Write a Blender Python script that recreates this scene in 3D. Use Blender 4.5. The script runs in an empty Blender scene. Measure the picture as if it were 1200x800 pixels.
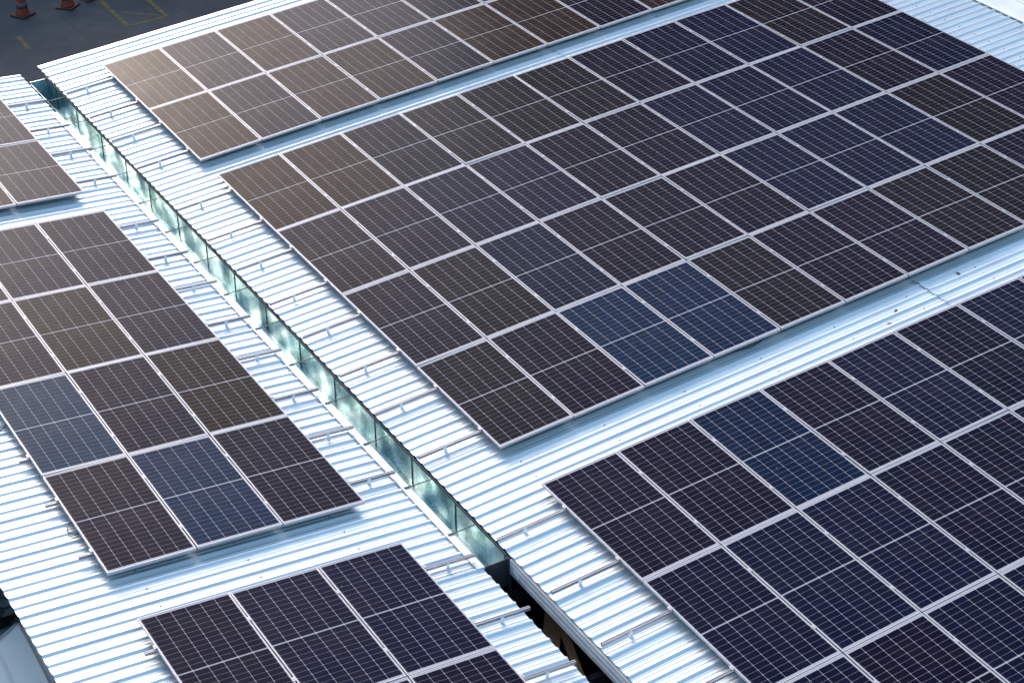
import bpy, math, random
from mathutils import Vector, noise
random.seed(7)
S = bpy.context.scene
COL = S.collection

# ------------------------------------------------------------------ site geometry
# +X runs up the roof slope away from the gutter, +Y runs along the gutter away from the viewer
ALPHA = math.radians(4.395)          # slope of the right roof (rises with +X)
BETA = math.radians(4.395)           # slope of the left roof (falls with +X)
ZL = 0.1334
PU, PV = 1.06, 2.1424                # module pitch across / along
ROOF_H = -0.148                       # roof pan below the top of the modules
GZ = -4.0                            # ground level
RIB = 0.18


def on_r(s, y, h=0.0):
    return Vector((s*math.cos(ALPHA) - h*math.sin(ALPHA), y, s*math.sin(ALPHA) + h*math.cos(ALPHA)))


def on_l(s, y, h=0.0):
    return Vector((s*math.cos(BETA) + h*math.sin(BETA), y, ZL - s*math.sin(BETA) + h*math.cos(BETA)))


# ------------------------------------------------------------------ helpers
class MB:
    def __init__(self):
        self.v, self.f, self.m = [], [], []

    def add(self, vs, fs, mi=0):
        b = len(self.v)
        self.v += [tuple(v) for v in vs]
        for f in fs:
            self.f.append(tuple(b+i for i in f)); self.m.append(mi)

    def box(self, x0, x1, y0, y1, z0, z1, mi=0):
        vs = [(x0, y0, z0), (x1, y0, z0), (x1, y1, z0), (x0, y1, z0), (x0, y0, z1), (x1, y0, z1), (x1, y1, z1), (x0, y1, z1)]
        self.add(vs, [(0, 3, 2, 1), (4, 5, 6, 7), (0, 1, 5, 4), (1, 2, 6, 5), (2, 3, 7, 6), (3, 0, 4, 7)], mi)

    def bar(self, a, b, w, t, up=(0, 0, 1), mi=0):
        a, b = Vector(a), Vector(b); d = (b-a).normalized(); u = Vector(up)
        s = d.cross(u).normalized(); u = s.cross(d).normalized()
        vs = []
        for p in (a, b):
            for i, j in ((-1, -1), (1, -1), (1, 1), (-1, 1)):
                vs.append(p + s*(i*w/2) + u*(j*t/2))
        self.add(vs, [(3, 2, 1, 0), (4, 5, 6, 7), (0, 1, 5, 4), (1, 2, 6, 5), (2, 3, 7, 6), (3, 0, 4, 7)], mi)

    def extrude(self, prof, y0, y1, closed=True, mi=0, axis='y'):
        """prof: list of (a, z) swept along an axis, capped when closed"""
        n = len(prof)
        mk = (lambda a, y, z: (a, y, z)) if axis == 'y' else (lambda a, y, z: (y, a, z))
        vs = [mk(a, y0, z) for a, z in prof] + [mk(a, y1, z) for a, z in prof]
        fs = [(i, (i+1) % n, n+(i+1) % n, n+i) for i in range(n if closed else n-1)]
        if closed:
            fs += [tuple(range(n-1, -1, -1)), tuple(range(n, 2*n))]
        self.add(vs, fs, mi)

    def tube(self, pts, r, n=8, mi=0):
        pts = [Vector(p) for p in pts]; vs = []
        for i, p in enumerate(pts):
            d = (pts[min(i+1, len(pts)-1)] - pts[max(i-1, 0)]).normalized()
            s = d.cross(Vector((0.13, 0.21, 0.97))).normalized(); u = s.cross(d)
            for k in range(n):
                a = 2*math.pi*k/n
                vs.append(p + s*(r*math.cos(a)) + u*(r*math.sin(a)))
        fs = []
        for i in range(len(pts)-1):
            for k in range(n):
                fs.append((i*n+k, i*n+(k+1) % n, (i+1)*n+(k+1) % n, (i+1)*n+k))
        fs += [tuple(range(n-1, -1, -1)), tuple((len(pts)-1)*n+k for k in range(n))]
        self.add(vs, fs, mi)

    def lathe(self, prof, c=(0, 0, 0), n=24, mi=0):
        vs, fs = [], []
        for r, z in prof:
            for k in range(n):
                a = 2*math.pi*k/n
                vs.append((c[0]+r*math.cos(a), c[1]+r*math.sin(a), c[2]+z))
        for i in range(len(prof)-1):
            for k in range(n):
                fs.append((i*n+k, i*n+(k+1) % n, (i+1)*n+(k+1) % n, (i+1)*n+k))
        fs += [tuple(range(n-1, -1, -1)), tuple((len(prof)-1)*n+k for k in range(n))]
        self.add(vs, fs, mi)

    def mesh(self, name, mats, smooth=False):
        me = bpy.data.meshes.new(name)
        me.from_pydata(self.v, [], self.f)
        for m in (mats if isinstance(mats, (list, tuple)) else [mats]):
            me.materials.append(m)
        me.polygons.foreach_set('material_index', self.m)
        if smooth:
            me.polygons.foreach_set('use_smooth', [True]*len(me.polygons))
        me.update()
        return me

    def build(self, name, mats, parent=None, smooth=False):
        return link(bpy.data.objects.new(name, self.mesh(name, mats, smooth)), parent)


def link(o, parent=None):
    COL.objects.link(o)
    if parent:
        o.parent = parent
    return o


def tag(o, label=None, cat=None, group=None, kind=None):
    if label: o['label'] = label
    if cat: o['category'] = cat
    if group: o['group'] = group
    if kind: o['kind'] = kind
    return o


def empty(name, loc=(0, 0, 0), rot=(0, 0, 0)):
    o = bpy.data.objects.new(name, None)
    o.empty_display_size = 0.2
    o.location = loc; o.rotation_euler = rot
    return link(o)


def bevel(o, w=0.004, seg=2):
    m = o.modifiers.new('bevel', 'BEVEL'); m.width = w; m.segments = seg; m.limit_method = 'ANGLE'
    return o


# ------------------------------------------------------------------ materials
def mat(name):
    m = bpy.data.materials.new(name); m.use_nodes = True
    nt = m.node_tree
    return m, nt, nt.nodes['Principled BSDF']


def nd(nt, t, **kw):
    n = nt.nodes.new(t)
    for k, v in kw.items():
        if k in n.inputs.keys() if hasattr(n.inputs, 'keys') else False:
            n.inputs[k].default_value = v
        else:
            setattr(n, k, v)
    return n


def mth(nt, op, a, b=None, c=None):
    n = nt.nodes.new('ShaderNodeMath'); n.operation = op
    for i, x in enumerate((a, b, c)):
        if x is None: continue
        if isinstance(x, (int, float)): n.inputs[i].default_value = x
        else: nt.links.new(x, n.inputs[i])
    return n.outputs[0]


def noise_node(nt, scale, detail=4, vec=None, rough=0.55):
    n = nt.nodes.new('ShaderNodeTexNoise'); n.inputs['Scale'].default_value = scale
    n.inputs['Detail'].default_value = detail; n.inputs['Roughness'].default_value = rough
    if vec: nt.links.new(vec, n.inputs['Vector'])
    return n.outputs['Fac']


def ramp(nt, fac, stops):
    r = nt.nodes.new('ShaderNodeValToRGB'); nt.links.new(fac, r.inputs[0])
    el = r.color_ramp.elements
    while len(el) < len(stops): el.new(0.5)
    for e, (p, c) in zip(el, stops):
        e.position = p; e.color = (c[0], c[1], c[2], 1) if len(c) == 3 else c
    return r.outputs[0]


def maprange(nt, fac, a, b, c, d):
    n = nt.nodes.new('ShaderNodeMapRange'); nt.links.new(fac, n.inputs[0])
    for i, x in enumerate((a, b, c, d)): n.inputs[i+1].default_value = x
    return n.outputs[0]


def obj_vec(nt, scale=(1, 1, 1)):
    tc = nt.nodes.new('ShaderNodeTexCoord'); mp = nt.nodes.new('ShaderNodeMapping')
    mp.inputs['Scale'].default_value = scale
    nt.links.new(tc.outputs['Object'], mp.inputs[0])
    return mp.outputs[0]


def bump(nt, bsdf, h, strength, dist):
    b = nt.nodes.new('ShaderNodeBump'); b.inputs['Strength'].default_value = strength; b.inputs['Distance'].default_value = dist
    nt.links.new(h, b.inputs['Height']); nt.links.new(b.outputs[0], bsdf.inputs['Normal'])


def simple(name, col, rough=0.5, metal=0.0, var=0.12, scale=6.0, bmp=0.0):
    m, nt, b = mat(name)
    v = obj_vec(nt)
    f = noise_node(nt, scale, 5, v)
    lo = tuple(c*(1-var) for c in col); hi = tuple(min(1, c*(1+var)) for c in col)
    nt.links.new(ramp(nt, f, [(0.3, lo), (0.7, hi)]), b.inputs['Base Color'])
    nt.links.new(maprange(nt, f, 0.3, 0.7, max(0.02, rough-0.06), min(1, rough+0.06)), b.inputs['Roughness'])
    b.inputs['Metallic'].default_value = metal
    if bmp: bump(nt, b, noise_node(nt, scale*8, 4, v), bmp, 0.01)
    return m


def mat_roof():
    m, nt, b = mat('galvanised_roofing')
    v = obj_vec(nt)
    streak = noise_node(nt, 1.0, 6, obj_vec(nt, (0.35, 7.0, 1.0)), 0.6)    # wash marks running down the slope
    blot = noise_node(nt, 1.3, 5, v, 0.6)
    f = mth(nt, 'ADD', mth(nt, 'MULTIPLY', streak, 0.55), mth(nt, 'MULTIPLY', blot, 0.45))
    base = ramp(nt, f, [(0.30, (0.60, 0.62, 0.65)), (0.48, (0.73, 0.75, 0.78)), (0.66, (0.80, 0.82, 0.84))])
    spots = noise_node(nt, 26, 3, v, 0.7)                                   # sparse dirt specks
    dirt = ramp(nt, spots, [(0.72, (0, 0, 0)), (0.80, (1, 1, 1))])
    mx = nt.nodes.new('ShaderNodeMix'); mx.data_type = 'RGBA'
    nt.links.new(mth(nt, 'MULTIPLY', dirt, 0.35), mx.inputs[0])
    nt.links.new(base, mx.inputs[6]); mx.inputs[7].default_value = (0.33, 0.31, 0.28, 1)
    nt.links.new(mx.outputs[2], b.inputs['Base Color'])
    b.inputs['Metallic'].default_value = ROOF_METAL
    nt.links.new(maprange(nt, f, 0.3, 0.7, 0.42, 0.30), b.inputs['Roughness'])
    bump(nt, b, noise_node(nt, 3.0, 3, obj_vec(nt, (0.6, 2.0, 1))), 0.25, 0.01)
    return m


def mat_cells():
    """mono half-cut cells under glass: 6 columns, two halves of 12 rows"""
    m, nt, b = mat('solar_cells_under_glass')
    tc = nt.nodes.new('ShaderNodeTexCoord'); sep = nt.nodes.new('ShaderNodeSeparateXYZ')
    nt.links.new(tc.outputs['Object'], sep.inputs[0])
    x, y = sep.outputs[0], sep.outputs[1]
    W, L, MID = 1.006, 1.012, 0.011
    cw, ch = W/6, L/12
    fx = mth(nt, 'FRACT', mth(nt, 'DIVIDE', mth(nt, 'ADD', x, W/2), cw))
    ay = mth(nt, 'ABSOLUTE', y)
    fy = mth(nt, 'FRACT', mth(nt, 'DIVIDE', mth(nt, 'SUBTRACT', ay, MID), ch))
    dx = mth(nt, 'MULTIPLY', mth(nt, 'MINIMUM', fx, mth(nt, 'SUBTRACT', 1.0, fx)), cw)    # metres to the nearest column gap
    dy = mth(nt, 'MULTIPLY', mth(nt, 'MINIMUM', fy, mth(nt, 'SUBTRACT', 1.0, fy)), ch)
    lx = mth(nt, 'LESS_THAN', dx, LINE_X)
    ly = mth(nt, 'LESS_THAN', dy, LINE_Y)
    dia = mth(nt, 'LESS_THAN', mth(nt, 'ADD', dx, mth(nt, 'MULTIPLY', dy, 1.0)), 0.0085)  # chamfered corners
    mid = mth(nt, 'LESS_THAN', ay, MID*0.62)
    out = mth(nt, 'MAXIMUM', mth(nt, 'GREATER_THAN', mth(nt, 'ABSOLUTE', x), W/2), mth(nt, 'GREATER_THAN', ay, L+MID))
    sheet = mth(nt, 'MAXIMUM', mth(nt, 'MAXIMUM', lx, dia), mth(nt, 'MAXIMUM', mid, out))
    sheet = mth(nt, 'MAXIMUM', sheet, mth(nt, 'MULTIPLY', ly, 0.6))
    oi = nt.nodes.new('ShaderNodeObjectInfo')
    # slight tone change from cell to cell
    ix = mth(nt, 'FLOOR', mth(nt, 'DIVIDE', mth(nt, 'ADD', x, W/2), cw)); iy = mth(nt, 'FLOOR', mth(nt, 'DIVIDE', y, ch))
    cmb = nt.nodes.new('ShaderNodeCombineXYZ'); nt.links.new(ix, cmb.inputs[0]); nt.links.new(iy, cmb.inputs[1]); nt.links.new(mth(nt, 'MULTIPLY', oi.outputs['Random'], 50.0), cmb.inputs[2])
    wn = nt.nodes.new('ShaderNodeTexWhiteNoise'); nt.links.new(cmb.outputs[0], wn.inputs[0])
    tone = maprange(nt, wn.outputs[0], 0, 1, 0.88, 1.12)
    vm = nt.nodes.new('ShaderNodeVectorMath'); vm.operation = 'SCALE'
    nt.links.new(oi.outputs['Color'], vm.inputs[0]); nt.links.new(tone, vm.inputs['Scale'])
    mx = nt.nodes.new('ShaderNodeMix'); mx.data_type = 'RGBA'
    nt.links.new(sheet, mx.inputs[0]); nt.links.new(vm.outputs[0], mx.inputs[6]); mx.inputs[7].default_value = (0.34, 0.33, 0.37, 1)
    # thin film of dust
    dn = noise_node(nt, 2.2, 5, tc.outputs['Object'], 0.6)
    mx2 = nt.nodes.new('ShaderNodeMix'); mx2.data_type = 'RGBA'
    edge = maprange(nt, mth(nt, 'ADD', x, mth(nt, 'MULTIPLY', dn, 0.05)), -0.50, -0.44, 0.030, 0.0)      # grime caught by the lower frame
    nt.links.new(mth(nt, 'ADD', maprange(nt, dn, 0.35, 0.75, 0.0, 0.008), edge), mx2.inputs[0])
    nt.links.new(mx.outputs[2], mx2.inputs[6]); mx2.inputs[7].default_value = (0.42, 0.36, 0.30, 1)
    v3 = nt.nodes.new('ShaderNodeVectorMath'); v3.operation = 'ADD'
    cb = nt.nodes.new('ShaderNodeCombineXYZ'); nt.links.new(mth(nt, 'MULTIPLY', oi.outputs['Random'], 90.0), cb.inputs[0])
    nt.links.new(tc.outputs['Object'], v3.inputs[0]); nt.links.new(cb.outputs[0], v3.inputs[1])
    vr = nt.nodes.new('ShaderNodeTexVoronoi'); vr.inputs['Scale'].default_value = 3.2; nt.links.new(v3.outputs[0], vr.inputs['Vector'])
    sc = nt.nodes.new('ShaderNodeSeparateColor'); nt.links.new(vr.outputs['Color'], sc.inputs[0])
    spot = mth(nt, 'MULTIPLY', mth(nt, 'LESS_THAN', mth(nt, 'ADD', vr.outputs['Distance'], mth(nt, 'MULTIPLY', noise_node(nt, 60, 2, v3.outputs[0]), 0.03)), mth(nt, 'MULTIPLY', sc.outputs[1], 0.055)), mth(nt, 'GREATER_THAN', sc.outputs[0], 0.80))
    mx3 = nt.nodes.new('ShaderNodeMix'); mx3.data_type = 'RGBA'
    nt.links.new(mth(nt, 'MULTIPLY', spot, 0.30), mx3.inputs[0]); nt.links.new(mx2.outputs[2], mx3.inputs[6]); mx3.inputs[7].default_value = (0.45, 0.43, 0.38, 1)
    nt.links.new(mx3.outputs[2], b.inputs['Base Color'])
    nt.links.new(maprange(nt, dn, 0.3, 0.7, GLASS_R-0.03, GLASS_R+0.04), b.inputs['Roughness'])
    b.inputs['Specular Tint'].default_value = (1.0, 0.84, 0.78, 1)
    b.inputs['IOR'].default_value = 1.098
    bump(nt, b, noise_node(nt, 1.3, 1, tc.outputs['Object']), 0.35, 0.012)
    return m


def mat_ground():
    """old concrete yard: slab joints, cracks, oil stains, worn patches"""
    m, nt, b = mat('dark_worn_concrete')
    v = obj_vec(nt)
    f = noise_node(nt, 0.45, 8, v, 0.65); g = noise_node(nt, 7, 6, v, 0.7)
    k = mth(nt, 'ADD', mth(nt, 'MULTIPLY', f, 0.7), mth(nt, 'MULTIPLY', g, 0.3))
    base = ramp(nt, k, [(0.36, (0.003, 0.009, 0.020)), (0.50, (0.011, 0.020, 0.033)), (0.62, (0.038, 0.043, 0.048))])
    vo = nt.nodes.new('ShaderNodeTexVoronoi'); vo.feature = 'DISTANCE_TO_EDGE'; vo.inputs['Scale'].default_value = 0.55
    nv = nt.nodes.new('ShaderNodeTexNoise'); nv.inputs['Scale'].default_value = 1.6; nv.inputs['Detail'].default_value = 5
    nt.links.new(v, nv.inputs['Vector'])
    ad = nt.nodes.new('ShaderNodeVectorMath'); ad.operation = 'ADD'
    nt.links.new(v, ad.inputs[0]); nt.links.new(nv.outputs['Color'], ad.inputs[1]); nt.links.new(ad.outputs[0], vo.inputs['Vector'])
    crack = mth(nt, 'LESS_THAN', vo.outputs['Distance'], 0.010)
    sep = nt.nodes.new('ShaderNodeSeparateXYZ'); nt.links.new(v, sep.inputs[0])
    jx = mth(nt, 'LESS_THAN', mth(nt, 'ABSOLUTE', mth(nt, 'SUBTRACT', mth(nt, 'FRACT', mth(nt, 'DIVIDE', sep.outputs[0], 3.0)), 0.9)), 0.008)
    jy = mth(nt, 'LESS_THAN', mth(nt, 'ABSOLUTE', mth(nt, 'SUBTRACT', mth(nt, 'FRACT', mth(nt, 'DIVIDE', sep.outputs[1], 4.0)), 0.35)), 0.006)
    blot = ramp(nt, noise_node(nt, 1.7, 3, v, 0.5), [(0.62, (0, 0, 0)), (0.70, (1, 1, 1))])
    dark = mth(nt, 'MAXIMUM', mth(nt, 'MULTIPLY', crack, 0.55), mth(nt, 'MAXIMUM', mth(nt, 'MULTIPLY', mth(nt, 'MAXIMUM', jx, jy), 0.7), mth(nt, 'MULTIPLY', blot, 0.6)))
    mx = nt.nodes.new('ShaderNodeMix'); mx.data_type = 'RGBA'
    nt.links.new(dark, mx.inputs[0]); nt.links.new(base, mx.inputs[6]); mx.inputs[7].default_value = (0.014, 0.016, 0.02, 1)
    nt.links.new(mx.outputs[2], b.inputs['Base Color'])
    b.inputs['Roughness'].default_value = 0.75
    bump(nt, b, g, 0.3, 0.02)
    return m


def mat_gutter():
    m, nt, b = mat('galvanised_gutter_steel')
    v = obj_vec(nt)
    vo = nt.nodes.new('ShaderNodeTexVoronoi'); vo.inputs['Scale'].default_value = 22
    nt.links.new(v, vo.inputs['Vector'])
    f = noise_node(nt, 2.2, 5, v, 0.6)
    k = mth(nt, 'ADD', mth(nt, 'MULTIPLY', vo.outputs['Distance'], 0.35), mth(nt, 'MULTIPLY', f, 0.75))
    nt.links.new(ramp(nt, k, [(0.3, (0.19, 0.33, 0.36)), (0.5, (0.32, 0.46, 0.48)), (0.72, (0.54, 0.62, 0.61))]), b.inputs['Base Color'])
    b.inputs['Metallic'].default_value = 0.85
    nt.links.new(maprange(nt, f, 0.3, 0.7, 0.22, 0.38), b.inputs['Roughness'])
    bump(nt, b, noise_node(nt, 1.25, 1, v), 1.0, 0.13)
    return m


ROOF_METAL = 0.48
LINE_X, LINE_Y = 0.0019, 0.0014
GLASS_R = 0.265
M = {
    'roof': mat_roof(), 'cells': mat_cells(), 'ground': mat_ground(), 'gutter': mat_gutter(),
    'alu': simple('anodised_aluminium', (0.44, 0.42, 0.45), 0.45, 0.35, 0.06, 3),
    'rail': simple('mill_aluminium_rail', (0.33, 0.33, 0.36), 0.42, 0.6, 0.08, 4),
    'bracket': simple('bright_zinc_bracket', (0.74, 0.74, 0.76), 0.45, 0.15, 0.06, 4),
    'steel': simple('grey_primed_steel', (0.52, 0.51, 0.53), 0.5, 0.0, 0.12, 5),
    'darksteel': simple('dark_steel', (0.07, 0.07, 0.08), 0.55, 0.3, 0.2, 5),
    'joint': simple('dull_gutter_joint', (0.028, 0.05, 0.058), 0.75, 0.0, 0.25, 6),
    'back': simple('module_backsheet', (0.35, 0.35, 0.36), 0.6),
    'wall': simple('rendered_wall', (0.30, 0.30, 0.30), 0.8, 0, 0.12, 2, 0.2),
    'flash': simple('white_coated_flashing', (0.80, 0.80, 0.82), 0.34, 0.25, 0.06, 3),
    'foam': simple('black_foam_closure', (0.02, 0.02, 0.022), 0.9),
    'screw': simple('dull_zinc_screw', (0.30, 0.30, 0.32), 0.5, 0.5),
    'yellow': simple('worn_yellow_paint', (0.11, 0.080, 0.018), 0.8, 0, 0.7, 5),
    'cone': simple('orange_pvc', (0.20, 0.014, 0.006), 0.55, 0, 0.15, 8),
    'cone_base': simple('faded_red_rubber', (0.06, 0.014, 0.010), 0.7, 0, 0.2, 8),
    'reflective': simple('grey_white_reflective_sleeve', (0.07, 0.06, 0.06), 0.5, 0, 0.2, 10),
    'carpaint': simple('white_car_paint', (0.88, 0.88, 0.88), 0.22, 0, 0.02, 2),
    'glass': simple('dark_car_glass', (0.012, 0.014, 0.016), 0.06, 0, 0.05, 3),
    'rubber': simple('black_rubber', (0.018, 0.018, 0.02), 0.7),
    'wood': simple('weathered_brown_timber', (0.26, 0.14, 0.06), 0.7, 0, 0.3, 4),
    'leaf': simple('dry_leaf', (0.13, 0.09, 0.05), 0.8, 0, 0.3, 20),
    'black': simple('black_cable_sheath', (0.015, 0.015, 0.017), 0.5),
    'chrome': simple('bright_metal', (0.6, 0.6, 0.62), 0.2, 1.0),
    'lamp': simple('headlamp_lens', (0.5, 0.52, 0.55), 0.1, 0.3),
    'window': simple('dark_window_glass', (0.03, 0.035, 0.04), 0.08),
}

# ------------------------------------------------------------------ ground and lot
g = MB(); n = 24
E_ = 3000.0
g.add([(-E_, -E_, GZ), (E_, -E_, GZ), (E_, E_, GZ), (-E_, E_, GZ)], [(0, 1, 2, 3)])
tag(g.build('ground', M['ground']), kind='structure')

dv = MB(); dv.add([(-16, -24, GZ+0.004), (-3.1, -24, GZ+0.004), (-3.1, 5.4, GZ+0.004), (-16, 5.4, GZ+0.004)], [(0, 1, 2, 3)])  # pale slab added to bounce sunlight up onto the car
tag(dv.build('added_bounce_slab', simple('pale_bounce_concrete', (0.42, 0.41, 0.39), 0.8, 0, 0.18, 1.5, 0.2)), kind='structure')
yl = MB()
def stripe(a, b, w=0.12):
    a = Vector((a[0], a[1], GZ+0.004)); b = Vector((b[0], b[1], GZ+0.004))
    d = (b-a).normalized(); s = Vector((-d.y, d.x, 0))*(w/2)
    yl.add([a-s, b-s, b+s, a+s], [(0, 1, 2, 3)])
stripe((6.86, 20.0), (6.80, 16.07), 0.11)
stripe((6.86, 16.07), (7.74, 16.14), 0.10)
stripe((7.80, 16.08), (7.86, 20.0), 0.10)
stripe((6.97, 17.0), (7.70, 16.26), 0.06)
stripe((4.40, 16.85), (4.385, 16.0), 0.10)
tag(yl.build('painted_bay_lines', M['yellow']), kind='structure')


# ------------------------------------------------------------------ roofs
def rib_profile(y0, y1, off):
    """(y, h) points of a trapezoidal sheet with two stiffening beads in each pan"""
    pts = []
    k0, k1 = math.ceil((y0-off)/RIB), math.floor((y1-off)/RIB)
    for k in range(k0, k1+1):
        c = off + k*RIB
        H = 0.022 if k % 2 else 0.016
        for dy, h in ((-0.046, 0), (-0.012, H), (0.012, H), (0.040, 0), (0.062, 0), (0.066, 0.0042), (0.070, 0), (0.112, 0), (0.116, 0.0042), (0.120, 0)):
            if y0 < c+dy < y1: pts.append((c+dy, h))
    return [(y0, pts[0][1])] + pts + [(y1, pts[-1][1])]


def roof_sheet(name, parent, fn, s0, s1, y0, y1, off, h, seg, lift0=0.0):
    """a corrugated sheet with a real 1.2 mm edge, faintly oil-canned, fixing screws on it"""
    mb = MB(); prof = rib_profile(y0, y1, off); n = len(prof)
    ss = [s0 + (s1-s0)*i/seg for i in range(seg+1)]
    if lift0: ss = [s0, s0+0.06, s0+0.16] + ss[1:]; seg += 2      # the lapped end springs up a little
    for layer in (0, 1):
        vs = []
        for s in ss:
            for (y, hh) in prof:
                w = 0.0022*noise.noise(Vector((s*0.9, y*1.3, 3.1))) + 0.0012*noise.noise(Vector((s*0.35, y*6.0, 9.7)))
                lf = (0.004 + 0.014*max(0.0, noise.noise(Vector((y*1.1, 5.5, 0.7)))+0.25))*max(0.0, 1-(s-s0)/0.16) if lift0 else 0.0
                vs.append(fn(s, y, h + hh + w + lift0 + lf - (0.0015 if layer else 0)))
        fs = []
        for i in range(seg):
            for j in range(n-1):
                q = (i*n+j, (i+1)*n+j, (i+1)*n+j+1, i*n+j+1)
                fs.append(q if layer == 0 else q[::-1])
        mb.add(vs, fs)
    N = n*(seg+1)
    edge = []
    for j in range(n-1):
        edge.append((j, j+1, N+j+1, N+j)); a = seg*n
        edge.append((a+j+1, a+j, N+a+j, N+a+j+1))
    for i in range(seg):
        edge.append(((i+1)*n, i*n, N+i*n, N+(i+1)*n)); a = n-1
        edge.append((i*n+a, (i+1)*n+a, N+(i+1)*n+a, N+i*n+a))
    mb.add([], []);
    for f in edge:
        mb.f.append(f); mb.m.append(0)
    # screws with washers, along the purlin lines
    s = math.ceil(s0/1.2)*1.2 + 0.25
    while s < s1-0.1:
        k = math.ceil((y0-off)/RIB)
        while off + k*RIB < y1-0.1:
            if k % 2 == 0:
                y = off + k*RIB + 0.062 + random.uniform(-.008, .008); ds = random.uniform(-.015, .015)
                vs, fs = [], []
                for (r, hh) in ((0.011, 0.001), (0.011, 0.004), (0.006, 0.005), (0.006, 0.013)):
                    for q in range(6):
                        a = q*math.pi/3
                        vs.append(fn(s+ds+r*math.cos(a), y+r*math.sin(a), h+lift0+hh+0.0015))
                for lv in range(3):
                    for q in range(6):
                        fs.append((lv*6+q, lv*6+(q+1) % 6, lv*6+6+(q+1) % 6, lv*6+6+q))
                fs.append(tuple(range(18, 24)))
                mb.add(vs, fs, 1)
            k += 1
        s += 1.2
    return mb.build(name, [M['roof'], M['screw']], parent)


Y_BACK, Y_FRONT = 5.90, -19.0
R_EDGE, R_LAP, R_RIDGE = 1.65, 8.96, 15.52
L_EDGE, L_OUT = 1.345, -3.56
OFF_R, OFF_L = 0.158, 0.107

right = tag(empty('solar_shed', on_r(8, -6, -0.3) * 1.0), 'wide white metal roofed shed on the right of the gutter', 'building')
left = tag(empty('solar_carport', on_l(-1, -6, -0.3)), 'narrow white metal roofed carport on the left of the gutter', 'building')
for e in (right, left):
    e.location = (e.location.x, e.location.y, GZ)
bpy.context.view_layer.update()


def local(o, parent):
    """o was built in world coordinates: keep it there under its parent"""
    o.matrix_parent_inverse = parent.matrix_world.inverted()
    return o


local(roof_sheet('roof_sheet', right, on_r, R_EDGE, R_LAP+0.16, Y_FRONT, Y_BACK, OFF_R, ROOF_H, 14), right)
local(roof_sheet('roof_sheet', right, on_r, R_LAP, R_RIDGE+0.10, Y_FRONT, Y_BACK, OFF_R, ROOF_H, 12, 0.0045), right)
local(roof_sheet('roof_sheet', left, on_l, L_OUT, L_EDGE, Y_FRONT, Y_BACK, OFF_L, ROOF_H, 10), left)

# walls of the shed: three closed sides, the gutter side stays open between posts
w = MB()
zr = lambda x: x*math.tan(ALPHA) - 0.30
def wall_slab(mb, xa, xb, y0, y1, zf):
    vs = [(xa, y0, GZ), (xb, y0, GZ), (xb, y1, GZ), (xa, y1, GZ), (xa, y0, zf(xa)), (xb, y0, zf(xb)), (xb, y1, zf(xb)), (xa, y1, zf(xa))]
    mb.add(vs, [(0, 3, 2, 1), (4, 5, 6, 7), (0, 1, 5, 4), (1, 2, 6, 5), (2, 3, 7, 6), (3, 0, 4, 7)])
wall_slab(w, 1.70, 15.3, 5.50, 5.65, zr)
wall_slab(w, 1.70, 15.3, -18.8, -18.65, zr)
wall_slab(w, 15.31, 15.46, -18.8, 5.65, zr)
wall_slab(w, 2.6, 2.72, -18.64, 5.49, zr)
local(w.build('wall', M['darksteel'], right), right)
pr = MB()
for i in range(8):
    s = 2.2 + i*1.85
    a, b = on_r(s, Y_FRONT+0.3, ROOF_H-0.075), on_r(s, Y_BACK-0.3, ROOF_H-0.075)
    pr.bar(a, b, 0.06, 0.14)
local(pr.build('purlin', M['darksteel'], right), right)

# carport: back and front walls, posts, purlins
w = MB()
zl = lambda x: ZL - x*math.tan(BETA) - 0.30
wall_slab(w, -3.2, 1.25, 5.50, 5.65, zl)
wall_slab(w, -3.2, 1.25, -18.8, -18.65, zl)
wall_slab(w, -1.55, -1.43, -18.64, 5.49, zl)
local(w.build('wall', M['darksteel'], left), left)
for i in range(4):
    s = -3.2 + i*1.4
    p1 = MB(); p1.bar(on_l(s, Y_FRONT+0.3, ROOF_H-0.075), on_l(s, Y_BACK-0.3, ROOF_H-0.075), 0.06, 0.14)
    local(p1.build('purlin', M['darksteel'], left), left)
for y in (-16.0, -9.6, -2.0, 4.6):
    p1 = MB(); x = -1.9; p1.box(x-.07, x+.07, y-.07, y+.07, GZ, zl(x)+0.02)
    local(p1.build('post', M['darksteel'], left), left)

# ridge: white capping with a turned down lip, black foam closures between the ribs
rc = MB()
e0 = R_RIDGE
capo = []
prof = [(e0, ROOF_H+0.030), (e0+0.002, ROOF_H+0.052), (e0+0.03, ROOF_H+0.060), (e0+0.42, ROOF_H+0.075), (e0+0.425, ROOF_H+0.105), (e0+0.47, ROOF_H+0.108),
        (e0+0.475, ROOF_H+0.06), (e0+1.4, ROOF_H-0.16), (e0+1.4, ROOF_H-0.165), (e0+0.47, ROOF_H+0.052), (e0+0.03, ROOF_H+0.054), (e0+0.008, ROOF_H+0.030)]
vs = [on_r(s, Y_FRONT, h) for s, h in prof] + [on_r(s, Y_BACK+0.03, h) for s, h in prof]
k = len(prof)
rc.add(vs, [(i, (i+1) % k, k+(i+1) % k, k+i) for i in range(k)] + [tuple(range(k-1, -1, -1)), tuple(range(k, 2*k))])
local(rc.build('ridge_cap', M['flash'], right), right)
fc = MB()
kk = math.ceil((Y_FRONT-OFF_R)/RIB)
while OFF_R + (kk+1)*RIB < Y_BACK:
    c = OFF_R + kk*RIB
    v8 = []
    for s in (e0+0.012, e0+0.05):
        for y in (c+0.035, c+RIB-0.035):
            for h in (0.006, 0.040):
                v8.append(on_r(s, y, ROOF_H+h))
    fc.add(v8, [(0, 1, 3, 2), (4, 6, 7, 5), (0, 4, 5, 1), (2, 3, 7, 6), (1, 5, 7, 3), (0, 2, 6, 4)])
    kk += 1
local(fc.build('foam_closure', M['foam'], right), right)

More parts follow.
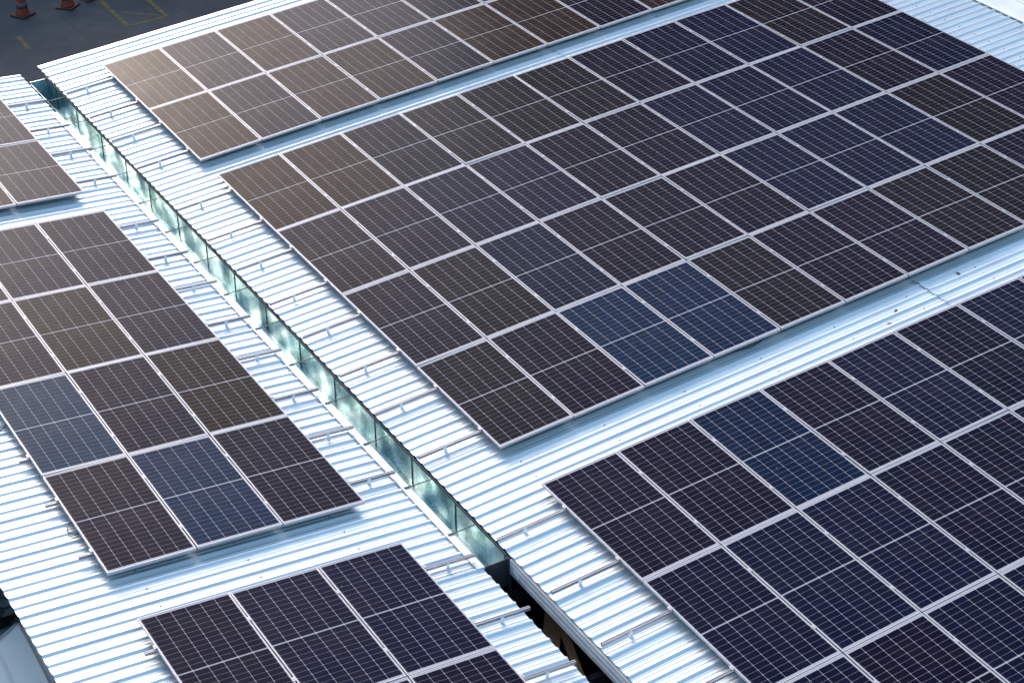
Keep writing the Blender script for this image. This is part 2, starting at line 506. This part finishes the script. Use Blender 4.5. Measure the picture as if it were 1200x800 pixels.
# ------------------------------------------------------------------ box gutter
GY0, GY1 = -10.17, 5.46
gx0, gx1, gzb = 1.362, 1.648, -0.47
gut = tag(empty('box_gutter', (1.5, -2.3, gzb)), 'long galvanised box gutter between the two metal roofs', 'gutter')
bpy.context.view_layer.update()
t = MB()
t.box(gx1, gx1+0.003, GY0, GY1, gzb, -0.048)                 # right wall
t.box(gx0, gx1-0.001, GY0, GY1, gzb-0.003, gzb-0.0005)       # floor
t.box(gx0-0.003, gx0, GY0, GY1, gzb, -0.103)                 # left wall
local(t.build('trough', M['gutter'], gut), gut)
for i in range(15):                                           # vertical sheet joints on the right wall
    y = 5.0 - 1.0755*i
    if y < GY0+0.1: break
    j = MB(); dy = random.uniform(-.06, .06); j.box(gx1-0.006, gx1-0.0012, y+dy-0.010, y+dy+0.010, gzb+0.001, -0.071)
    local(j.build('joint_strip', M['joint'], gut), gut)
hm = MB(); hm.box(gx1-0.012, gx1-0.0005, GY0, GY1, -0.070, -0.038)  # dark strip standing in for the shade inside the open rib ends
local(hm.build('rib_end_shade', M['joint'], gut), gut)
fl = MB()
def lip(ya, yb, wob):
    n = 24; vs = []
    for i in range(n+1):
        y = ya + (yb-ya)*i/n
        d = 0.006*noise.noise(Vector((y*1.7, 0.3, wob)))
        for s, h in ((L_EDGE-0.085+d, ROOF_H+0.029), (L_EDGE-0.08+d, ROOF_H+0.034), (L_EDGE+0.012, ROOF_H+0.033), (L_EDGE+0.018, ROOF_H+0.028), (L_EDGE+0.018, ROOF_H-0.02), (L_EDGE+0.012, ROOF_H-0.02), (L_EDGE+0.010, ROOF_H+0.028)):
            vs.append(on_l(s, y, h))
    k = 7
    fl.add(vs, [(i*k+a, (i+1)*k+a, (i+1)*k+(a+1) % k, i*k+(a+1) % k) for i in range(n) for a in range(k)] + [tuple(range(k)), tuple(n*k+k-1-a for a in range(k))])
lip(GY0, -4.70, 1.0); lip(-4.69, 0.6, 4.0); lip(0.61, 4.05, 7.0)
local(fl.build('edge_flange', M['flash'], gut), gut)
for i in range(14):
    y = 4.53 - 1.0755*i
    if y < GY0: break
    st = MB()
    a = on_l(L_EDGE-0.06, y, ROOF_H+0.041); b = Vector((gx1-0.004, y-0.02+random.uniform(-.02, .02), -0.056))
    m_ = Vector((gx0+0.01, y, a.z-0.006))
    st.bar(a, m_, 0.030, 0.005); st.bar(m_, b, 0.020, 0.004)
    local(st.build('strap', M['joint'], gut), gut)
for y in (GY0-0.003, GY1+0.001):
    c = MB(); c.box(gx0-0.003, gx1+0.003, y-0.001, y+0.002, gzb-0.003, -0.10)
    c.box(gx0-0.003, gx1+0.003, y-0.004, y+0.005, -0.099, -0.086)
    local(c.build('end_cap', M['gutter'] if y > 0 else M['darksteel'], gut), gut)  # near cap gets a darker material to stand in for shade in the gap
c = MB(); c.box(gx1-0.02, gx1+0.02, GY0-0.05, GY0-0.006, -0.62, -0.05)
local(c.build('end_post', M['darksteel'], gut), gut)

# bare steel channel along the roof edge where the gutter stops
ch = MB()
x0 = 1.640
cp = [(x0, -0.055), (x0, -0.098), (x0+0.008, -0.106), (x0+0.008, -0.112), (x0, -0.120), (x0, -0.178), (x0+0.008, -0.186), (x0+0.008, -0.192), (x0, -0.200), (x0, -0.262),
      (x0+0.07, -0.262), (x0+0.07, -0.256), (x0+0.012, -0.256), (x0+0.012, -0.061), (x0+0.07, -0.061), (x0+0.07, -0.055)]
ch.extrude(cp, -18.6, GY0-0.06)
beam = tag(ch.build('channel_beam', M['steel']), 'grey steel channel along the bare roof edge past the end of the gutter', 'beam')
for y in (-10.75,):
    bk = MB(); bk.bar((1.634, y+0.30, -0.20), (1.634, y+0.42, -0.15), 0.03, 0.012)
    bk.build('bracket', M['steel'], beam)

# timber left on a cross tie under the gap
tie = MB(); tie.extrude([(-0.04, -0.06), (0.04, -0.06), (0.04, 0.06), (-0.04, 0.06)], -0.6, 0.85)
tie_o = MB(); tie_o.box(-1.42, 2.59, -11.78, -11.70, -0.86, -0.74)
tag(tie_o.build('tie_beam', M['darksteel']), 'dark steel tie beam crossing beneath the open gap', 'beam')
tie_p = MB(); tie_p.box(-1.42, 2.59, -10.08, -10.00, -0.86, -0.74)
tag(tie_p.build('tie_beam', M['darksteel']), 'farther dark steel tie beam crossing beneath the open gap', 'beam')
pl = MB(); pl.bar((1.20, -11.78, -0.71), (2.50, -9.85, -0.71), 0.20, 0.05, (0, 0, 1))
bevel(tag(pl.build('plank', M['wood']), 'wide brown plank lying in the dark gap beside the channel', 'plank'))
pl = MB(); pl.bar((1.62, -11.82, -0.70), (2.25, -9.90, -0.70), 0.09, 0.07, (0, 0, 1))
bevel(tag(pl.build('plank', M['wood']), 'narrow tan batten lying beside the wide brown plank', 'plank'))

# ------------------------------------------------------------------ solar modules
FW, FL, FT = 1.041, 2.130, 0.035       # frame size
def make_panel():
    root = empty('solar_module')
    f = MB(); lx, ly = 0.010, 0.0105
    hx, hy = FW/2, FL/2
    def ring(outer, inner, z0, z1):
        ox, oy = outer; ix, iy = inner
        vs = []
        for z in (z0, z1):
            vs += [(-ox, -oy, z), (ox, -oy, z), (ox, oy, z), (-ox, oy, z), (-ix, -iy, z), (ix, -iy, z), (ix, iy, z), (-ix, iy, z)]
        fs = []
        for i in range(4):
            j = (i+1) % 4
            fs += [(i, j, 8+j, 8+i), (4+j, 4+i, 12+i, 12+j), (8+i, 8+j, 12+j, 12+i), (j, i, 4+i, 4+j)]
        f.add(vs, fs)
    ring((hx, hy), (hx-lx, hy-ly), 0.0, FT)
    fr = f.build('frame', M['alu'], root)
    c = MB(); c.box(-hx+lx-0.002, hx-lx+0.002, -hy+ly-0.002, hy-ly+0.002, FT-0.008, FT-0.0015)
    ce = c.build('cells', M['cells'], root)
    return root


proto = make_panel()


def copy_panel():
    c = proto.copy(); COL.objects.link(c)
    for ch_ in proto.children:
        d = ch_.copy(); COL.objects.link(d); d.parent = c
    return c


ROWS = {2: ['back', 'front'], 3: ['back', 'second', 'third'], 4: ['back', 'second', 'third', 'front']}
NTH = ['first', 'second', 'third', 'fourth', 'fifth', 'sixth', 'seventh', 'eighth', 'ninth', 'tenth', 'eleventh']
ARR = [  # key, plane, u of the gutter-side edge, v of the back edge, rows, columns, description
    ('A', 'R', 2.500, 0.000, 4, 11, 'large middle array right of gutter', 'solar panels of the large middle array'),
    ('B', 'R', 2.484, -4.890, 2, 11, 'farthest array right of gutter', 'solar panels of the far right array'),
    ('C', 'R', 2.531, 9.457, 3, 11, 'nearest array right of gutter', 'solar panels of the near right array'),
    ('D', 'L', 0.673, -0.0076, 4, 3, 'long middle array left of gutter', 'solar panels of the long left array'),
    ('E', 'L', 0.628, -5.002, 2, 3, 'farthest array left of gutter', 'solar panels of the far left array'),
    ('F', 'L', 0.665, 9.454, 2, 3, 'nearest array left of gutter', 'solar panels of the near left array'),
]
BLUE = (0.001, 0.012, 0.038); NAVY = (0.003, 0.004, 0.019); BLACK = (0.005, 0.003, 0.012); GLARE_BROWN = (0.020, 0.009, 0.007)
SPECIAL = {('A', 3, 2): BLUE, ('A', 3, 3): (0.002, 0.010, 0.035), ('A', 2, 2): (0.002, 0.006, 0.022), ('A', 3, 0): (0.006, 0.005, 0.009),
           ('D', 2, 2): (0.001, 0.018, 0.044), ('D', 3, 1): BLUE, ('D', 3, 2): BLACK, ('D', 3, 0): BLACK, ('C', 0, 2): (0.001, 0.007, 0.027),
           ('C', 1, 1): (0.002, 0.005, 0.021), ('A', 0, 0): GLARE_BROWN, ('A', 0, 1): GLARE_BROWN, ('D', 2, 0): (0.012, 0.007, 0.006), ('D', 1, 1): (0.014, 0.008, 0.008)}
first = True
for key, plane, u0, v0, rows, cols, desc, grp in ARR:
    for r in range(rows):
        for c in range(cols):
            o = proto if first else copy_panel()
            first = False
            v = v0 + (r+0.5)*PV
            u = u0 + (c+0.5)*PU if plane == 'R' else u0 - (c+0.5)*PU
            h = -FT
            if plane == 'R':
                o.location = on_r(u, -v, h); o.rotation_euler = (0, -ALPHA, 0)
            else:
                o.location = on_l(u, -v, h); o.rotation_euler = (0, BETA, 0)
            rx, ry = random.gauss(0, 0.0030), random.gauss(0, 0.0030)   # modules never sit perfectly true
            o.rotation_euler.x += rx; o.rotation_euler.y += ry
            if (key, r, c) in SPECIAL:
                col = SPECIAL[(key, r, c)]
            else:
                q = random.random()
                if key in 'BE': col = GLARE_BROWN if q < 0.6 else BLACK  # brown tint puts the warm sky glare into the far cells' colour
                elif key == 'C': col = NAVY if q < 0.6 else (0.0035, 0.0030, 0.014)  # near arrays made bluer, mirrored sky put into the cell colour
                elif key == 'F': col = NAVY if q < 0.5 else (0.0035, 0.0030, 0.014)
                else: col = BLACK if q < 0.5 else (NAVY if q < 0.8 else (0.007, 0.005, 0.009))
            for ch_ in o.children:
                if ch_.name.startswith('cells'):
                    k = random.uniform(0.9, 1.1)
                    ch_.color = (col[0]*k, col[1]*k, col[2]*k, 1)
            tone = 'blue' if col[2] > 0.026 else 'dark'
            pos = f'{NTH[c]} from the gutter'
            tag(o, f'{tone} solar panel, {desc}, {ROWS[rows][r]} row, {pos}', 'solar panel', grp)

# ------------------------------------------------------------------ mounting rails, feet, clamps
RH, RW = 0.038, 0.036
def rail_mesh(length, flip):
    """extruded rail along local x, a slot along one side and along its top; top at z = 0"""
    w_, t_ = RW/2, RH
    p = [(-w_, -t_), (w_, -t_), (w_, -0.030), (w_-0.010, -0.028), (w_-0.010, -0.016), (w_, -0.014), (w_, 0), (0.006, 0), (0.006, -0.010), (-0.006, -0.010), (-0.006, 0), (-w_, 0)]
    if not flip: p = [(-a, z) for a, z in p][::-1]
    mb = MB(); mb.extrude(p, 0.0, length, axis='x')
    return mb.mesh('rail', M['rail'])


def foot_mesh():
    mb = MB()
    top, bot = -0.008, ROOF_H+FT+0.0222
    mb.box(-0.022, 0.022, -RW/2-0.006, -RW/2-0.0005, bot, top)          # upright on the camera side of the rail
    mb.box(-0.022, 0.022, -RW/2-0.055, -RW/2-0.006, bot, bot+0.006)     # foot plate on the rib
    mb.lathe([(0.007, 0), (0.007, 0.007)], (0, -RW/2-0.033, bot+0.006), 6)
    mb.box(-0.008, 0.008, -RW/2-0.016, -RW/2-0.006, -0.030, -0.014)     # bolt head
    return mb.mesh('foot', M['bracket'])


def clamp_mesh():
    mb = MB()
    mb.box(-0.019, 0.019, -0.030, 0.030, FT+0.0005, FT+0.004)
    mb.box(-0.004, 0.004, -0.030, 0.030, 0.001, FT+0.0005)
    mb.lathe([(0.007, 0), (0.007, 0.006)], (0, 0, FT+0.004), 6)
    return mb.mesh('clamp', M['alu'])


FOOT, CLAMP = foot_mesh(), clamp_mesh()
for key, plane, u0, v0, rows, cols, desc, grp in ARR:
    L_ = cols*PU
    for r in range(rows):
        for q, off in enumerate((0.25, 0.775)):
            v = v0 + (r+off)*PV
            if plane == 'R':
                sa, sb = R_EDGE-0.02+random.uniform(-.012, .02), u0 + L_ + 0.06
            else:
                sa, sb = u0 - L_ - 0.13 + random.uniform(-.03, .02), 1.322+random.uniform(-.01, .012)
                if key == 'F' and r == 0 and q == 1: sb += 0.06
            if plane == 'R': loc, rot = on_r(sa, -v, -FT-0.0005), (0, -ALPHA, 0)
            else: loc, rot = on_l(sa, -v, -FT-0.0005), (0, BETA, 0)
            root = empty('mounting_rail', loc, rot)
            which = 'farther' if q == 0 else 'nearer'
            tag(root, f'{which} aluminium rail under {ROWS[rows][r]} row of {desc}', 'mounting rail', 'aluminium rails under the solar panels')
            link(bpy.data.objects.new('rail', rail_mesh(sb-sa, q == 0)), root)
            fx = []
            x_ = 0.36 if plane == 'R' else (sb-sa) - 0.36
            fx.append(x_)
            if plane == 'L': fx.append(0.75)
            else: fx.append(2.2)
            for x_ in fx:
                link(bpy.data.objects.new('foot', FOOT), root).location = (x_, 0, 0)
            for c in range(1, cols):
                link(bpy.data.objects.new('clamp', CLAMP), root).location = ((u0 + c*PU if plane == 'R' else u0 - c*PU) - sa, 0, 0)
            for e in (0, 1):                                    # end clamps sit just outside the outer frames
                pos = (u0 - 0.004 if plane == 'R' else u0 + 0.004) if e == 0 else ((u0 + L_ + 0.004) if plane == 'R' else (u0 - L_ - 0.004))
                link(bpy.data.objects.new('clamp', CLAMP), root).location = (pos - sa, 0, 0)

# ------------------------------------------------------------------ loose cables and leaves on the roof
def cable(pts, label):
    mb = MB(); mb.tube(pts, 0.007, 6)
    tag(mb.build('cable', M['black'], smooth=True), label, 'cable')
cable([on_l(-2.35, -5.05, -0.06), on_l(-2.50, -5.04, -0.085), on_l(-2.58, -5.07, -0.125), on_l(-2.68, -5.15, ROOF_H+0.012), on_l(-2.80, -5.16, ROOF_H+0.010)], 'short black cable hanging out at the outer edge of the long left array')
cable([on_l(-2.35, -7.38, -0.05), on_l(-2.52, -7.36, -0.08), on_l(-2.57, -7.45, -0.12), on_l(-2.52, -7.56, -0.12), on_l(-2.35, -7.58, -0.07)], 'looped black cable by the outer near corner of the long left array')
cable([on_r(5.9, -8.50, -0.05), on_r(6.05, -8.55, -0.07), on_r(6.25, -8.57, -0.085), on_r(6.42, -8.55, -0.075), on_r(6.55, -8.50, -0.05)], 'black cable sagging below the front edge of the large middle array')
leaves = [(8.30, -8.98, 'dry brown leaf on the roof strip beside the sheet lap'), (9.55, -8.77, 'largest dry leaf on the roof strip under the array edge'), (8.05, -9.15, 'small dry leaf close to the nearest array right of gutter')]
for i, (s, y, lab) in enumerate(leaves):
    mb = MB(); L2 = 0.05 - 0.008*i; pts = []
    for k in range(9):
        tt = k/8; wd = 0.020*math.sin(math.pi*tt)**0.8
        pts += [(L2*(tt-.5)*2, -wd, 0.006*math.sin(3*tt)+0.006), (L2*(tt-.5)*2, wd, 0.008*math.sin(3*tt)+0.009)]
    mb.add(pts, [(2*k, 2*k+2, 2*k+3, 2*k+1) for k in range(8)])
    o = mb.build('dry_leaf', M['leaf']); o.location = on_r(s, y, ROOF_H+0.005); o.rotation_euler = (0.1, -ALPHA, 0.6+i*1.1)
    so = o.modifiers.new('thickness', 'SOLIDIFY'); so.thickness = 0.0015
    tag(o, lab, 'leaf')

# ------------------------------------------------------------------ traffic cones
def cone(loc, rz, label, scale=1.0):
    root = empty('traffic_cone', loc, (0, 0, rz)); root.scale = (scale,)*3
    b = MB(); b.box(-0.22, 0.22, -0.22, 0.22, 0.012, 0.045)
    for sx in (-1, 1):
        for sy in (-1, 1):
            b.box(sx*0.17-0.04, sx*0.17+0.04, sy*0.17-0.04, sy*0.17+0.04, 0.0, 0.012)
    bevel(b.build('base', M['cone_base'], root), 0.012, 2)
    c = MB(); c.lathe([(0.165, 0.045), (0.155, 0.065), (0.145, 0.10), (0.112, 0.30), (0.085, 0.47), (0.055, 0.66), (0.040, 0.75), (0.030, 0.76)], n=28)
    c.build('body', M['cone'], root, True)
    s = MB(); s.lathe([(0.1315, 0.20), (0.1330, 0.20), (0.1105, 0.33), (0.109, 0.33)], n=28)
    s.build('reflective_sleeve', M['reflective'], root, True)
    s = MB(); s.lathe([(0.083, 0.49), (0.0845, 0.49), (0.0685, 0.59), (0.067, 0.59)], n=28)
    s.build('reflective_sleeve', M['reflective'], root, True)
    tag(root, label, 'traffic cone', 'traffic cones on the car park')
cone((4.93, 18.05, GZ), 0.5, 'red traffic cone with a pale sleeve nearest the photo corner', 1.0)
cone((6.02, 17.98, GZ), 0.75, 'red traffic cone in the middle of the three on the car park', 1.0)
cone((6.62, 18.15, GZ), 0.2, 'small red traffic cone beside the yellow bay lines', 0.72)

# ------------------------------------------------------------------ white car half under the carport edge
CX, CY = -3.36, -4.95            # windscreen base on the car's centre line; the car faces -Y
car = tag(empty('parked_car', (CX, CY+0.4, GZ)), 'white car parked half under the outer edge of the carport roof', 'car')
def sect(y, pts):   # mirrored cross-section, from sill up to the centre line
    half = [(x, z) for x, z in pts]
    return [(-x, y, z) for x, z in half] + [(x, y, z) for x, z in half[::-1][0 if half[-1][0] > 0 else 1:]]
def loft(mb, secs, mi=0, cap=True):
    n = len(secs[0]); vs = [p for s in secs for p in s]; fs = []
    for i in range(len(secs)-1):
        for j in range(n-1):
            fs.append((i*n+j, i*n+j+1, (i+1)*n+j+1, (i+1)*n+j))
    if cap: fs += [tuple(range(n)), tuple((len(secs)-1)*n+n-1-j for j in range(n))]
    mb.add(vs, fs, mi)
# local frame: x across, y along (front at negative), z up from the ground; windscreen base at y = -0.4
b = MB()
def body_pts(wd, zb, zs, zc, zt):
    """sill, flank, shoulder, crease, bonnet crown"""
    return [(wd*0.94, zb), (wd, zb+0.22), (wd*0.995, zs), (wd*0.90, zs+(zc-zs)*0.45), (wd*0.70, zc), (wd*0.40, zt-0.008), (0.0, zt)]
secs = [sect(-1.62, body_pts(0.62, 0.28, 0.50, 0.62, 0.64)), sect(-1.52, body_pts(0.78, 0.22, 0.60, 0.74, 0.76)), sect(-1.25, body_pts(0.87, 0.20, 0.68, 0.84, 0.85)),
        sect(-0.9, body_pts(0.91, 0.20, 0.74, 0.90, 0.915)), sect(-0.4, body_pts(0.93, 0.20, 0.80, 0.955, 0.975)), sect(0.2, body_pts(0.93, 0.20, 0.84, 0.96, 0.97)),
        sect(1.2, body_pts(0.93, 0.20, 0.86, 0.98, 0.985)), sect(2.2, body_pts(0.92, 0.22, 0.88, 1.0, 1.005)), sect(2.65, body_pts(0.86, 0.26, 0.86, 0.96, 0.97)), sect(2.78, body_pts(0.76, 0.34, 0.74, 0.82, 0.83))]
loft(b, secs)
bo = b.build('body', M['carpaint'], car, True)
sm = bo.modifiers.new('smooth', 'SUBSURF'); sm.levels = 2; sm.render_levels = 2
def arc_y(x): return -0.48 + 0.62*(abs(x)/0.9)**2      # the windscreen base curves back towards the flanks
def sheet(mb, f, nu, nv, thick=0.006):
    vs = [f(i/nu, j/nv) for i in range(nu+1) for j in range(nv+1)]
    n = nv+1
    vb = [(x, y, z-thick) for x, y, z in vs]
    k = len(vs)
    fs = [(i*n+j, (i+1)*n+j, (i+1)*n+j+1, i*n+j+1) for i in range(nu) for j in range(nv)]
    fb = [tuple(k+q for q in f_[::-1]) for f_ in fs]
    rim = [(j, j+1, k+j+1, k+j) for j in range(nv)] + [(nu*n+j+1, nu*n+j, k+nu*n+j, k+nu*n+j+1) for j in range(nv)]
    rim += [((i+1)*n, i*n, k+i*n, k+(i+1)*n) for i in range(nu)] + [(i*n+nv, (i+1)*n+nv, k+(i+1)*n+nv, k+i*n+nv) for i in range(nu)]
    mb.add(vs+vb, fs+fb+rim)
def cowl(u, v):
    x = (u*2-1)*0.70; y = arc_y(x) + v*0.05
    return (x, y, 0.990 + 0.010*v - 0.03*(x/0.7)**2)
cw_ = MB(); sheet(cw_, cowl, 16, 2, 0.03)
cw_.build('cowl', M['steel'], car, True)
def bonnet(u, v):     # raised bonnet skin with shut lines either side
    x = (u*2-1)*0.66; y = -1.46 + v*(arc_y(x) + 1.44)
    zc = 0.80 + 0.195*(1-(1-v)**1.9)
    return (x, y, zc + 0.012 - 0.035*(abs(x)/0.66)**2.2 + 0.010*(1 if abs(x) < 0.22 else max(0, 1-(abs(x)-.22)/.02)))
bn = MB(); sheet(bn, bonnet, 44, 14, 0.03)
bn.build('bonnet', M['carpaint'], car, True)
def glass(u, v):
    x = (u*2-1)*(0.70 - 0.13*v); y = arc_y(x) + 0.055 + v*0.76
    return (x, y, 1.0 + 0.46*v - 0.03*(x/0.7)**2 + 0.03*math.sin(math.pi*v))
# the cabin behind the screen: dark dashboard and a steering wheel, glass panes around it
mg, ntg, bg = mat('clear_car_glass')
bg.inputs['Base Color'].default_value = (0.5, 0.55, 0.58, 1); bg.inputs['Roughness'].default_value = 0.02; bg.inputs['Transmission Weight'].default_value = 1.0; bg.inputs['IOR'].default_value = 1.1
ws = MB(); sheet(ws, glass, 16, 6, 0.004); ws.build('windscreen', mg, car, True)
db = MB(); db.box(-0.72, 0.72, -0.16, 0.02, 0.985, 1.00); db.build('dashboard', M['rubber'], car)
sw = MB(); cx, cy, cz = 0.50, 0.13, 1.03
ring = []
for k in range(33):
    a = 2*math.pi*k/32; ring.append((cx+0.18*math.cos(a), cy+0.18*math.sin(a)*0.55, cz+0.18*math.sin(a)*0.83))
sw.tube(ring, 0.016, 8); sw.lathe([(0.07, -0.02), (0.07, 0.02), (0.05, 0.035)], (cx, cy, cz), 16)
for a in (0.1, math.pi-0.1, -math.pi/2): sw.bar((cx, cy, cz), (cx+0.18*math.cos(a), cy+0.1*math.sin(a), cz+0.15*math.sin(a)), 0.035, 0.02)
sw.build('steering_wheel', simple('dark_grey_plastic', (0.16, 0.19, 0.22), 0.4), car, True)
def top(u, v):
    x = (u*2-1)*0.58; y = 0.30 + v*1.55 + 0.2*(abs(x)/0.58)**2*(0.6-v)
    return (x, y, 1.46 + 0.05*math.sin(math.pi*min(1, v*0.9+0.1)) - 0.05*(x/0.58)**2)
rf = MB(); sheet(rf, top, 12, 8, 0.02); rf.build('roof', M['carpaint'], car, True)
for sx in (-1, 1):
    sg = MB()
    P = lambda y, z: (sx*(0.86 - 0.50*(z-0.95)), y, z)
    sg.add([P(0.28, 0.98), P(2.05, 0.99), P(1.75, 1.42), P(0.45, 1.42), (sx*0.80, 0.28, 0.97), (sx*0.80, 2.05, 0.98), (sx*0.58, 1.75, 1.41), (sx*0.58, 0.45, 1.41)],
           [(0, 1, 2, 3), (7, 6, 5, 4), (0, 4, 5, 1), (1, 5, 6, 2), (2, 6, 7, 3), (3, 7, 4, 0)])
    sg.build('side_window', M['glass'], car)
    pa = MB(); pa.bar((sx*0.72, 0.17, 0.98), (sx*0.585, 0.50, 1.45), 0.05, 0.05); pa.build('windscreen_pillar', M['carpaint'], car)
    hl = MB(); hl.lathe([(0.02, -0.05), (0.10, -0.03), (0.12, 0.0), (0.09, 0.03), (0.02, 0.05)], (sx*0.62, -1.42, 0.66), 16); hl.build('headlight', M['lamp'], car, True)
    mr = MB(); mr.lathe([(0.02, -0.08), (0.07, -0.05), (0.08, 0.0), (0.07, 0.05), (0.02, 0.08)], (sx*0.98, 0.25, 1.0), 14); mr.bar((sx*0.86, 0.25, 0.96), (sx*0.97, 0.25, 0.98), 0.04, 0.03); mr.build('mirror', M['carpaint'], car, True)
    for y in (-0.85, 1.75):
        wh = MB(); n = 28; vs = []; pr_ = [(0.20, -0.10), (0.31, -0.10), (0.33, -0.06), (0.33, 0.06), (0.31, 0.10), (0.20, 0.10)]
        for r, xx in pr_:
            for k in range(n):
                a = 2*math.pi*k/n; vs.append((sx*0.84+xx, y+r*math.cos(a), 0.33+r*math.sin(a)))
        wh.add(vs, [(i*n+k, i*n+(k+1) % n, ((i+1) % 6)*n+(k+1) % n, ((i+1) % 6)*n+k) for i in range(6) for k in range(n)])
        wo = wh.build('wheel', M['rubber'], car)
        ri = MB()
        for k in range(5):
            a = 2*math.pi*k/5; ri.bar((sx*0.90, y, 0.33), (sx*0.90, y+0.2*math.cos(a), 0.33+0.2*math.sin(a)), 0.05, 0.03, (1, 0, 0))
        ri.build('rim', M['chrome'], wo)
bk = MB(); bk.add([(-0.56, 1.88, 1.43), (0.56, 1.88, 1.43), (0.70, 2.35, 1.02), (-0.70, 2.35, 1.02), (-0.56, 1.86, 1.41), (0.56, 1.86, 1.41), (0.70, 2.33, 1.0), (-0.70, 2.33, 1.0)],
                  [(0, 1, 2, 3), (7, 6, 5, 4), (0, 4, 5, 1), (1, 5, 6, 2), (2, 6, 7, 3), (3, 7, 4, 0)])
bk.build('rear_window', M['glass'], car)

# ------------------------------------------------------------------ building added out of view beyond the car park to shade the lot
nb = tag(empty('added_shade_building', (10, 36, GZ)), 'plain grey building added out of view to shade the car park', 'building')
wb = MB(); wb.box(-32, 32, 0, 9, 0, 11.6); wb.box(-32.2, 32.2, -0.2, 9.2, 11.602, 12.0)
wb.build('wall', M['wall'], nb)
for i in range(16):
    for fl_ in range(3):
        x = -29 + i*3.9; z = 1.2 + fl_*3.6
        wf = MB(); wf.box(x-0.75, x+0.75, -0.06, -0.003, z, z+0.06); wf.box(x-0.75, x+0.75, -0.06, -0.003, z+1.5, z+1.56)
        wf.box(x-0.75, x-0.69, -0.06, -0.003, z+0.061, z+1.499); wf.box(x+0.69, x+0.75, -0.06, -0.003, z+0.061, z+1.499); wf.box(x-0.025, x+0.025, -0.05, -0.003, z+0.061, z+1.499)
        fo = wf.build('window', M['flash'], nb)
        p_ = MB(); p_.box(x-0.688, x+0.688, -0.02, -0.004, z+0.0615, z+1.4985); p_.build('pane', M['window'], fo)

# taller unseen block added past the ridge, so right-hand modules mirror a dark facade
tb = tag(empty('added_dark_block', (32, 18, GZ), (0, 0, math.radians(-45))), 'tall dark block added out of view to darken the panel reflections', 'building')
wb = MB(); wb.box(-16, 16, 0, 14, 0, 23.0); wb.box(-16.2, 16.2, -0.2, 14.2, 23.002, 23.5)
wb.build('wall', simple('dark_brown_cladding', (0.06, 0.052, 0.05), 0.7), tb)
for fl_ in range(6):
    z = 1.4 + fl_*3.6
    wf = MB(); wf.box(-15, 15, -0.06, -0.003, z, z+0.08); wf.box(-15, 15, -0.06, -0.003, z+1.6, z+1.68)
    for i in range(21):
        wf.box(-15+i*1.495, -14.9+i*1.495, -0.055, -0.003, z+0.081, z+1.599)
    fo = wf.build('window_band', M['darksteel'], tb)
    p_ = MB(); p_.box(-14.9, 14.9, -0.02, -0.0035, z+0.0805, z+1.5995); p_.build('pane', M['window'], fo)

# ------------------------------------------------------------------ light, sky, camera
SUN_AZ, SUN_EL = math.radians(87), math.radians(23)
sd = Vector((math.cos(SUN_EL)*math.cos(SUN_AZ), math.cos(SUN_EL)*math.sin(SUN_AZ), math.sin(SUN_EL)))
sl = bpy.data.lights.new('sun', 'SUN'); sl.energy = 1.25; sl.angle = math.radians(20); sl.color = (1.0, 0.84, 0.68)
so = bpy.data.objects.new('sun', sl); link(so); so.rotation_euler = sd.to_track_quat('Z', 'Y').to_euler(); so.location = sd*60

wd = bpy.data.worlds.new('World'); S.world = wd; wd.use_nodes = True
nt = wd.node_tree; bgn = nt.nodes['Background']
sky = nt.nodes.new('ShaderNodeTexSky'); sky.sky_type = 'NISHITA'; sky.sun_disc = False
sky.sun_elevation = SUN_EL; sky.sun_rotation = math.pi/2 - SUN_AZ
sky.air_density = 1.0; sky.dust_density = 3.0; sky.ozone_density = 3.0
hs = nt.nodes.new('ShaderNodeHueSaturation'); hs.inputs['Saturation'].default_value = 0.98; hs.inputs['Hue'].default_value = 0.48
nt.links.new(sky.outputs[0], hs.inputs['Color']); nt.links.new(hs.outputs[0], bgn.inputs['Color']); bgn.inputs['Strength'].default_value = 0.15

cam = bpy.data.cameras.new('camera'); co = bpy.data.objects.new('camera', cam); link(co)
R = [[0.859601415, -0.510865937, -0.010069801], [-0.275906154, -0.447481908, -0.850667818], [0.430071158, 0.73401358, -0.525607138]]
from mathutils import Matrix
xr = Vector(R[0]); up = -Vector(R[1]); bk_ = -Vector(R[2])
mw = Matrix(((xr.x, up.x, bk_.x, -7.21637), (xr.y, up.y, bk_.y, -25.45735), (xr.z, up.z, bk_.z, 13.72892), (0, 0, 0, 1)))
co.matrix_world = mw
cam.sensor_width = 36; cam.lens = 68.838; cam.clip_start = 0.1; cam.clip_end = 8000
S.camera = co
S.view_settings.view_transform = 'Standard'; S.view_settings.look = 'None'; S.view_settings.gamma = 1.0; S.view_settings.use_curve_mapping = False
S.view_settings.exposure = 1.42
